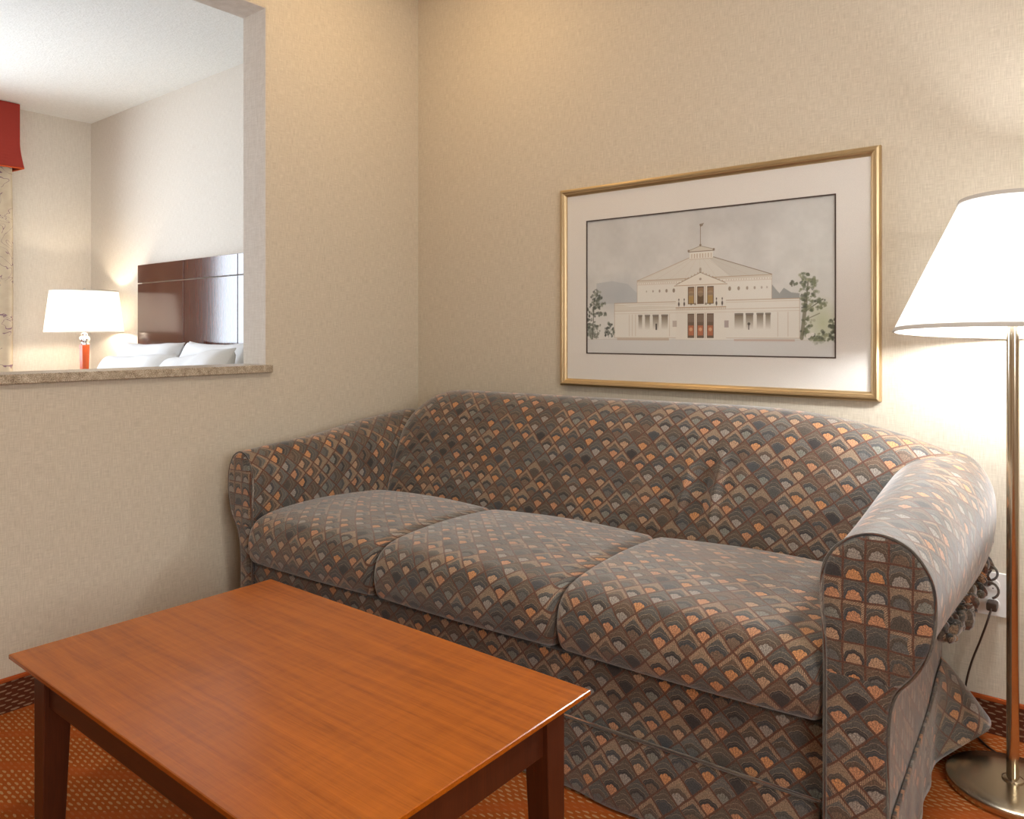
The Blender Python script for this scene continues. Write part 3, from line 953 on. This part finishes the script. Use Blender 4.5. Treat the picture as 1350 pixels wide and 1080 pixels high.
# pediment and portico
poly([(438, 250), (532, 291), (624, 252), (624, 246), (438, 246)], K(226, 222, 212))
line(438, 251, 532, 291, INK, 1.2, .7); line(624, 252, 532, 291, INK, 1.2, .7); line(432, 247, 630, 247, SEP, 1.6, .9)
blob(532, 268, 4.5, INK, .6); rect(528, 290, 536, 304, INK, .45); blob(532, 305, 4, INK, .4)
for k in range(7): blob(450+12*k, 259+5.2*k, 2.2, SEP, .7); blob(614-12*k, 259+5.2*k, 2.2, SEP, .7)
rect(436, 54, 628, 246, K(224, 221, 212), .9)
def bay(x0, x1, y0, y1, up):
    rect(x0, y0, x1, y1, K(112, 96, 82))
    if up:
        rect(x0+2, y1-22, x1-2, y1-5, K(150, 124, 98)); rect(x0+3, y0+3, x1-3, y0+32, K(168, 140, 92) if x0 != 520 else K(104, 86, 66))
        blob((x0+x1)/2, y1-26, (x1-x0)*.42, K(170, 148, 122), .6)
    else:
        rect(x0+2, y1-30, x1-2, y1-4, K(128, 112, 100)); rect(x0+3, y0+8, x1-3, y0+44, K(176, 112, 84) if x0 != 520 else K(110, 104, 98))
        blob((x0+x1)/2, y0+30, (x1-x0)*.25, K(214, 178, 142) if x0 != 520 else K(60, 54, 50), .8)
for x0, x1 in ((484, 509), (520, 545), (557, 582)):
    bay(x0, x1, 179, 242, True); bay(x0-1, x1, 60, 146, False)
for x in (513, 550):
    line(x, 60, x, 146, SEP, 2.2, .5); line(x, 179, x, 242, SEP, 2.2, .5)
line(416, 168, 652, 168, SEP, 1.8, .9); line(416, 160, 652, 160, SEP, .9, .7); line(416, 150, 652, 150, SEP, .6, .5)
for x in range(420, 650, 7): rect(x, 161, x+3, 166, SEP, .4)
for x in (449, 470, 592, 613): blob(x, 181, 3.2, K(80, 72, 66), .9, 2.2); blob(x, 197, 2.2, K(80, 72, 66), .9, 1.6); line(x, 172, x, 200, K(80, 72, 66), .9, .7)
for x in (497, 512, 553, 568): blob(x, 180, 4, K(110, 98, 84), .7)
# wings
for x0, x1 in ((181, 436), (628, 877)):
    rect(x0, 60, x1, 190, PAP); line(x0, 190, x1, 190, SEP, 1.2, .85); line(x0, 183, x1, 183, SEP, .7, .5); line(x0, 160, x1, 160, SEP, .9, .6); line(x0, 150, x1, 150, SEP, .6, .5)
    line(x0, 60, x1, 60, SEP, .9, .6)
poly([(181, 190), (250, 176), (330, 178), (436, 172), (436, 168), (181, 160)], K(206, 200, 186), .5)
line(181, 60, 181, 190, SEP, .9, .8); line(877, 60, 877, 190, SEP, .8, .7)
def arc_open(x0, x1):
    for k in range(60):
        y = 139-k*66/60; rect(x0, y-1.2, x1, y, K(116, 104, 88), max(0, .85-k*.019))
    rect(x0-1, 138, x1+1, 145, K(96, 88, 78), .7)
for x0, x1 in ((284, 300), (312, 332), (344, 368), (380, 405)): arc_open(x0, x1)
for x0, x1 in ((658, 688), (697, 723), (735, 757), (765, 782)): arc_open(x0, x1)
rect(355, 88, 362, 112, K(70, 66, 62), .9); blob(708, 108, 5, K(70, 66, 62), .8); rect(705, 88, 710, 108, K(90, 84, 78), .7)
for x in (245, 258, 272, 412, 806, 840): line(x, 66, x, 146, SEP, .8, .6)
rect(424, 100, 441, 122, K(170, 158, 150), .7); rect(621, 96, 636, 120, K(160, 148, 146), .8)
rect(192, 50, 410, 58, K(190, 172, 152), .7); rect(655, 48, 862, 56, K(196, 172, 160), .8)
line(58, 53, 990, 53, SEP, .6, .4)
# trees
tr = random.Random(11)
def foliage(cx, cy, w, h, n, cols, smin=4, smax=9):
    for k in range(n):
        a = tr.random()*2*PI; q = math.sqrt(tr.random())
        x, y = cx+math.cos(a)*q*w, cy+math.sin(a)*q*h
        c = tr.choice(cols)
        for s_ in range(3): blob(x+tr.uniform(-6, 6), y+tr.uniform(-5, 5), tr.uniform(smin, smax)*.6, c, tr.uniform(.35, .75))
GR = [K(92, 98, 90), K(112, 118, 106), K(74, 80, 74), K(134, 140, 126)]
foliage(84, 130, 38, 78, 70, GR); foliage(100, 215, 22, 34, 30, GR); foliage(122, 190, 16, 8, 8, GR); foliage(126, 150, 18, 8, 8, GR); foliage(80, 75, 26, 22, 22, [K(140, 144, 134), K(116, 120, 110)])
line(82, 54, 88, 200, K(84, 84, 76), 2, .7); foliage(158, 85, 16, 28, 22, GR)
blob(160, 66, 6, K(226, 224, 220), .9); blob(148, 64, 5, K(226, 224, 220), .9)
GR2 = [K(104, 112, 92), K(124, 132, 106), K(84, 90, 78), K(146, 150, 122)]
put(np.clip(1-np.hypot((xm-950)/60, (ym-110)/90), 0, 1), K(186, 196, 160), .8)
line(884, 60, 898, 190, K(110, 108, 88), 6, .7); line(898, 180, 905, 250, K(96, 98, 82), 2.5, .7)
line(900, 150, 950, 185, K(96, 98, 82), 2, .7); line(896, 120, 940, 140, K(110, 108, 90), 1.6, .6)
foliage(905, 215, 26, 42, 34, GR2); foliage(895, 262, 16, 10, 8, GR2); foliage(938, 170, 28, 16, 16, GR2); foliage(904, 140, 18, 50, 26, GR2)
foliage(860, 238, 8, 6, 4, GR2); foliage(926, 250, 8, 22, 8, GR2)
foliage(945, 62, 38, 20, 34, GR2); foliage(982, 90, 10, 40, 22, [K(78, 84, 72), K(96, 104, 86)]); foliage(895, 78, 14, 12, 10, GR2)
rect(58, 0, 990, 50, K(208, 208, 206), .55)
blob(905, 68, 8, K(226, 224, 220), .9); blob(918, 72, 6, K(226, 224, 220), .9)
# grain of the paper
img += (rng.rand(ny_, nx_, 1)-.5)*.02
img = np.clip(img, 0, 1)
lin = np.where(img <= .04045, img/12.92, ((img+.055)/1.055)**2.4)
me = bpy.data.meshes.new('print')
gx = np.linspace(l, r_, nx_); gz = np.linspace(bt, tp, ny_)
co = np.zeros((ny_, nx_, 3), np.float32); co[..., 0] = gx[None, :]; co[..., 1] = -.0095; co[..., 2] = gz[:, None]
me.vertices.add(nx_*ny_); me.vertices.foreach_set('co', co.ravel())
q0 = (np.arange(ny_-1)[:, None]*nx_+np.arange(nx_-1)[None, :]).ravel()
quads = np.stack([q0, q0+1, q0+nx_+1, q0+nx_], 1).astype(np.int32)
me.loops.add(quads.size); me.loops.foreach_set('vertex_index', quads.ravel())
me.polygons.add(len(quads)); me.polygons.foreach_set('loop_start', np.arange(0, quads.size, 4, dtype=np.int32))
me.update(calc_edges=True)
ca = me.color_attributes.new('ink', 'FLOAT_COLOR', 'POINT')
ca.data.foreach_set('color', np.concatenate([lin, np.ones((ny_, nx_, 1))], 2).astype(np.float32).ravel())
t = NT('watercolour_print'); at = t.n('ShaderNodeAttribute', attribute_name='ink')
me.materials.append(t.bsdf(at.outputs[0], .8, spec=.2))
po = bpy.data.objects.new('print', me); C.objects.link(po); po.parent = pic
po['label'] = 'grey watercolour drawing of a round domed theatre with colonnades and trees'

# ================================================================== FLOOR LAMP
LX, LY = 2.388, -.285
lamp = empty('floor_lamp', (LX, LY, 0))
tag(lamp, 'satin nickel floor lamp with wide white pleated shade right of the sofa', 'lamp')
lathe_obj('base', [(0, .0), (.140, 0), (.146, .003), (.147, .014), (.145, .019), (.138, .0225), (.10, .0245), (.05, .026), (.022, .0265), (0, .0265)], MAT['nickel_base'], lamp, 96)
lathe_obj('collar', [(0, .0266), (.024, .0266), (.0235, .030), (.017, .033), (.0, .033)], MAT['nickel'], lamp, 40)
lathe_obj('pole', [(0, .0331), (.0138, .0331), (.0138, 1.13), (0, 1.13)], MAT['nickel'], lamp, 32)
ZS = 1.131
lathe_obj('socket', [(0, 1.1301), (.012, 1.1301), (.012, 1.16), (.016, 1.162), (.016, 1.170), (.0, 1.170)], MAT['nickel'], lamp, 24)
sh = empty('lamp_shade', (0, 0, ZS)); sh.parent = lamp; sh.rotation_euler = (R(-3.2), 0, R(0))
sh['label'] = 'wide white tapered pleated shade, lit from inside'
RB, RT, HS = .265, .118, .335
lathe_obj('shade_cloth', [(RB, .004), (RT, HS-.004)], MAT['shade'], sh, 120)
lathe_obj('bottom_trim', [(RB-.003, 0), (RB+.0025, 0), (RB-.002, .011), (RB-.007, .011)], MAT['trim'], sh, 120)
lathe_obj('top_trim', [(RT+.002, HS-.009), (RT+.0055, HS-.009), (RT+.002, HS+.001), (RT-.003, HS+.001)], MAT['trim'], sh, 120)
for a in (0, 120, 240):
    tube_obj('spider_arm', [(0, 0, HS-.03), ((RT-.001)*math.cos(R(a)), (RT-.001)*math.sin(R(a)), HS-.006)], .0018, MAT['nickel'], sh, 8)
for s in (-1, 1):
    pts = catmull([(s*.012, 0, 1.165-ZS), (s*.05, 0, 1.21-ZS), (s*.055, 0, 1.30-ZS), (s*.03, 0, HS-.045), (0, 0, HS-.03)], 8)
    tube_obj('harp', pts, .0018, MAT['nickel'], sh, 8)
bmb = bmesh.new(); bmesh.ops.create_uvsphere(bmb, u_segments=24, v_segments=14, radius=.045, matrix=Matrix.Translation((0, 0, 1.205)))
bm_obj('bulb', bmb, MAT['bulb'], lamp, smooth=True)

# outlet behind the lamp, with its plug and cord
out = empty('wall_outlet', (2.315, 0, .395))
tag(out, 'white wall outlet plate behind the floor lamp pole', 'outlet')
box('plate', (-.058, -.007, -.062), (.058, 0, .062), MAT['white_plastic'], out, bevel=.003)
for zz in (-.027, .027):
    lathe_o = bmesh.new(); bmesh.ops.create_cone(lathe_o, cap_ends=True, segments=24, radius1=.017, radius2=.016, depth=.003, matrix=Matrix.Translation((0.0, -.0085, zz)) @ Matrix.Rotation(R(90), 4, 'X'))
    rc = bm_obj('receptacle', lathe_o, MAT['white_plastic'], out)
    bm = bmesh.new(); add_box(bm, (-.007, -.0105, zz-.004), (-.005, -.0101, zz+.005)); add_box(bm, (.005, -.0105, zz-.004), (.007, -.0101, zz+.005)); add_box(bm, (-.002, -.0105, zz-.011), (.002, -.0101, zz-.008))
    bm_obj('slots', bm, MAT['slot'], rc)
cord = empty('lamp_cord', (2.285, -.03, .30))
tag(cord, 'thin brown lamp cord hanging from the outlet behind the sofa arm', 'cord')
box('plug', (.018, -.022, .058), (.044, .0185, .082), MAT['dark_plastic'], cord, bevel=.005)
pts = catmull([(.031, -.020, .066), (.022, -.034, .03), (.004, -.026, -.03), (-.018, -.018, -.10), (-.032, -.013, -.17), (-.034, -.012, -.24), (-.028, -.012, -.280), (.02, -.06, -.2965), (.06, -.10, -.2965)], 8)
tube_obj('cable', pts, .0028, MAT['dark_plastic'], cord, 8)

# ================================================================== BEDROOM
# headboard and bed
BX0, BX1 = -2.685, -.823
bed = empty('bed', ((BX0+BX1)/2, 0, 0))
tag(bed, 'bed with glossy dark wood headboard and white linen seen through the opening', 'bed')
hb = (BX1-BX0)/2
HT = 1.60
hbd = empty('headboard', (0, -.03, 0)); hbd.parent = bed
hbd['label'] = 'glossy dark mahogany headboard with inlaid lines'
box('back_board', (-hb, .0, .25), (hb, .028, HT-.004), MAT['groove'], hbd)
cols = [-hb, -hb+.621, hb-.621, hb]
for k in range(3):
    g = .0035
    a = cols[k]+(g if k else 0); b = cols[k+1]-(g if k < 2 else 0)
    box('panel', (a, -.03, 1.478), (b, -.0002, HT), MAT['headboard'], hbd, bevel=.0012)
    box('panel', (a, -.03, .25), (b, -.0002, 1.471), MAT['headboard'], hbd, bevel=.0012)
box('mattress', (-hb+.04, -2.07, .36), (hb-.04, -.064, .68), MAT['linen'], bed, bevel=.05, seg=4)
box('box_spring', (-hb+.05, -2.05, .12), (hb-.05, -.066, .357), MAT['linen'], bed, bevel=.02)
for sx in (-1, 1):
    for yy_ in (-1.9, -.2):
        box('leg', (sx*(hb-.15)-.03, yy_-.03, 0), (sx*(hb-.15)+.03, yy_+.03, .118), MAT['headboard'], bed)
# duvet: soft sheet over the mattress
rows, uvr = [], []
for i in range(41):
    y = -.62-1.5*i/40; row = []
    for j in range(61):
        s = -1+2*j/60; x = s*(hb+.03)
        z = .705+.02*math.sin(x*5+y*3)*.5+.012*math.sin(x*11-y*8)
        z -= .30*smooth(.90, 1.0, abs(s)); 
        if i > 36: z -= .06*(i-36)
        row.append(Vector((x, y, z)))
    rows.append(row); uvr.append([(p.x, p.y) for p in row])
vs, fs, uv = grid_mesh(rows, uvr)
dv = mesh_obj('duvet', vs, fs, MAT['linen'], bed, uv); md = dv.modifiers.new('t', 'SOLIDIFY'); md.thickness = .03; md.offset = -1

def pillow(loc, rot, w, h, d, label, seed):
    rg = random.Random(seed); ph = [rg.random()*6 for _ in range(4)]
    n = 26; verts, faces = [], []
    for sgn in (1, -1):
        for i in range(n+1):
            for j in range(n+1):
                u, v = -1+2*i/n, -1+2*j/n
                e = (max(0, 1-u**4)**.5)*(max(0, 1-v**4)**.5)
                pin = 1-.10*(1-abs(u)**2)*(abs(v)**2)
                pin2 = 1-.07*(1-abs(v)**2)*(abs(u)**2)
                wr = .012*math.sin(u*5+v*4+ph[0])*e+.008*math.sin(u*11-v*6+ph[1])*e
                verts.append((u*w/2*pin2, v*h/2*pin, sgn*(d/2*e**.9+wr*.6)+.003*sgn))
    N = (n+1)*(n+1)
    for s in (0, 1):
        for i in range(n):
            for j in range(n):
                a = s*N+i*(n+1)+j; f = (a, a+n+1, a+n+2, a+1)
                faces.append(f if s == 0 else tuple(reversed(f)))
    rim = [i*(n+1) for i in range(n+1)]+[n*(n+1)+j for j in range(1, n+1)]+[i*(n+1)+n for i in range(n-1, -1, -1)]+[j for j in range(n-1, 0, -1)]
    for k in range(len(rim)):
        a, b = rim[k], rim[(k+1) % len(rim)]; faces.append((a, b, b+N, a+N))
    o = mesh_obj('pillow', verts, faces, MAT['linen'])
    bm = bmesh.new(); bm.from_mesh(o.data); bmesh.ops.recalc_face_normals(bm, faces=bm.faces); bm.to_mesh(o.data); bm.free()
    o.location = loc; o.rotation_euler = rot
    tag(o, label, 'pillow', 'white pillows on the bed')
    return o
pillow((-2.30, -.22, .865), (R(66), 0, R(3)), .70, .46, .17, 'white pillow nearest the bedside lamp, leaning on the headboard', 1)
pillow((-1.50, -.21, .865), (R(68), R(0), R(-2)), .80, .47, .17, 'white pillow behind, leaning against the middle headboard panel', 2)
pillow((-2.02, -.47, .81), (R(54), R(-2), R(4)), .74, .46, .17, 'white pillow in the front row left, propped on the others', 3)
pillow((-1.22, -.52, .825), (R(58), R(-6), R(-4)), .74, .46, .18, 'white pillow in front at the opening edge with a pointed corner', 4)

# nightstand and lamp
NX, NY = -3.03, -.265
ns = empty('nightstand', (NX, NY, 0))
tag(ns, 'dark wood nightstand under the bedside lamp', 'nightstand')
box('top', (-.27, -.24, .60), (.27, .24, .625), MAT['headboard'], ns, bevel=.003)
box('body', (-.25, -.21, .10), (.25, .235, .5995), MAT['headboard'], ns, bevel=.002)
d_ = box('drawer', (-.235, -.228, .36), (.235, -.2105, .585), MAT['headboard'], ns, bevel=.002)
bmk = bmesh.new(); bmesh.ops.create_uvsphere(bmk, u_segments=16, v_segments=10, radius=.012, matrix=Matrix.Translation((0, -.238, .47)))
bm_obj('knob', bmk, MAT['chrome'], d_, smooth=True)
for sx in (-1, 1):
    for sy in (-1, 1): box('leg', (sx*.22-.02, sy*.18-.02, 0), (sx*.22+.02, sy*.18+.02, .0998), MAT['headboard'], ns)
bl = empty('table_lamp', (NX, NY, .625))
tag(bl, 'bedside lamp with orange glass column and white drum shade', 'lamp')
def off(p, dz=-.625): return [(r, z+dz) for r, z in p]
lathe_obj('base', off([(0, .6252), (.085, .6252), (.085, .640), (.07, .648), (.03, .652), (0, .652)]), MAT['chrome'], bl, 40)
lathe_obj('column', off([(0, .6522), (.022, .6522), (.024, .70), (.034, 1.045), (.034, 1.053), (0, 1.053)]), MAT['orange_glass'], bl, 8, label='tapered orange glass column', smooth=False)
lathe_obj('ball', off([(0, 1.0532), (.030, 1.0532), (.032, 1.062), (.022, 1.068), (.034, 1.082), (.036, 1.095), (.030, 1.108), (.018, 1.116), (.022, 1.124), (.012, 1.135), (.010, 1.19), (0, 1.19)]), MAT['chrome'], bl, 32, label='chrome turned neck')
s2 = empty('lamp_shade', (0, 0, 1.138-.625)); s2.parent = bl
lathe_obj('shade_cloth', [(.246, .003), (.212, .287)], MAT['drum_shade'], s2, 80)
lathe_obj('bottom_trim', [(.244, 0), (.2475, 0), (.247, .006), (.243, .006)], MAT['trim'], s2, 80)
lathe_obj('top_trim', [(.211, .284), (.2140, .284), (.2135, .290), (.210, .290)], MAT['trim'], s2, 80)
for a in (30, 150, 270):
    tube_obj('spider_arm', [(0, 0, .275), (.2115*math.cos(R(a)), .2115*math.sin(R(a)), .284)], .0018, MAT['chrome'], s2, 8)
tube_obj('harp', catmull([(.008, 0, .045), (.05, 0, .09), (.055, 0, .17), (.02, 0, .26), (0, 0, .275)], 6), .0018, MAT['chrome'], s2, 8)
tube_obj('harp', catmull([(-.008, 0, .045), (-.05, 0, .09), (-.055, 0, .17), (-.02, 0, .26), (0, 0, .275)], 6), .0018, MAT['chrome'], s2, 8)
lathe_obj('finial', [(0, .274), (.004, .274), (.004, .288), (.009, .293), (.010, .300), (.006, .307), (0, .309)], MAT['chrome'], s2, 16)
bmb = bmesh.new(); bmesh.ops.create_uvsphere(bmb, u_segments=20, v_segments=12, radius=.030, matrix=Matrix.Translation((0, 0, 1.222-.625)))
bm_obj('bulb', bmb, MAT['bulb2'], bl, smooth=True)

# valance and curtain
VY1, VY0, VZ0 = -.536, -3.45, 2.285
val = empty('valance', (-3.57, (VY0+VY1)/2, VZ0))
tag(val, 'red cloth window valance with flared corner above the curtain', 'valance')
def flare(z): return .022*max(0, (2.46-z)/.18)**1.5 if z < 2.46 else 0
rows, uvr = [], []
path = []
hv = (VY1-VY0)/2
for z in [VZ0+(2.735-VZ0)*k/20 for k in range(21)]:
    f_ = flare(z)
    pp = [(.0, hv), (.06, hv+f_*.4), (.138, hv+f_*.8), (.145+f_, hv+f_), (.145+f_*.7, hv-.02), (.145, hv-.5), (.145, -hv+.5), (.145+f_*.7, -hv+.02), (.145+f_, -hv-f_), (.0, -hv)]
    rows.append([Vector((x, y, z-VZ0)) for x, y in pp]); uvr.append([(p[1], z) for p in pp])
vs, fs, uv = grid_mesh(rows, uvr)
o = mesh_obj('valance_cloth', vs, fs, MAT['valance'], val, uv, False); md = o.modifiers.new('t', 'SOLIDIFY'); md.thickness = .006
pts = [(p.x+.002, p.y, .002) for p in rows[0]]
tube_obj('edge_piping', pts, .006, MAT['valance_trim'], val, 8, label='orange piping along the lower edge')

def drape(name, y_a, y_b, z0, z1, x, folds, amp, mat, parent, lab=None):
    rows, uvr = [], []
    N = folds*12
    for k in range(N+1):
        s = k/N; y = y_a+(y_b-y_a)*s
        row, ur = [], []
        for j in range(13):
            f_ = j/12; z = z0+(z1-z0)*f_
            a = amp*(.75+.25*(1-f_))
            xx_ = x+a*math.sin(s*folds*2*PI+.6*math.sin(f_*2))+.006*math.sin(s*37+f_*3)
            row.append(Vector((xx_, y+.012*math.sin(f_*3+s*9), z))); ur.append((s*folds*.16, z))
        rows.append(row); uvr.append(ur)
    vs, fs, uv = grid_mesh(rows, uvr)
    return mesh_obj(name, vs, fs, mat, parent, uv)
cur = empty('curtain', (-3.57, -.8, 0))
tag(cur, 'beige curtain with purple scroll pattern hanging under the red valance', 'curtain')
o = drape('curtain_panel', -.29+.52, -.30, .05, 2.62, .085, 4, .026, MAT['curtain'], cur)
o.modifiers.new('t', 'SOLIDIFY').thickness = .003
tube_obj('curtain_rod', [(.085, -2.5, 2.66), (.085, .23, 2.66)], .012, MAT['nickel'], cur, 12)
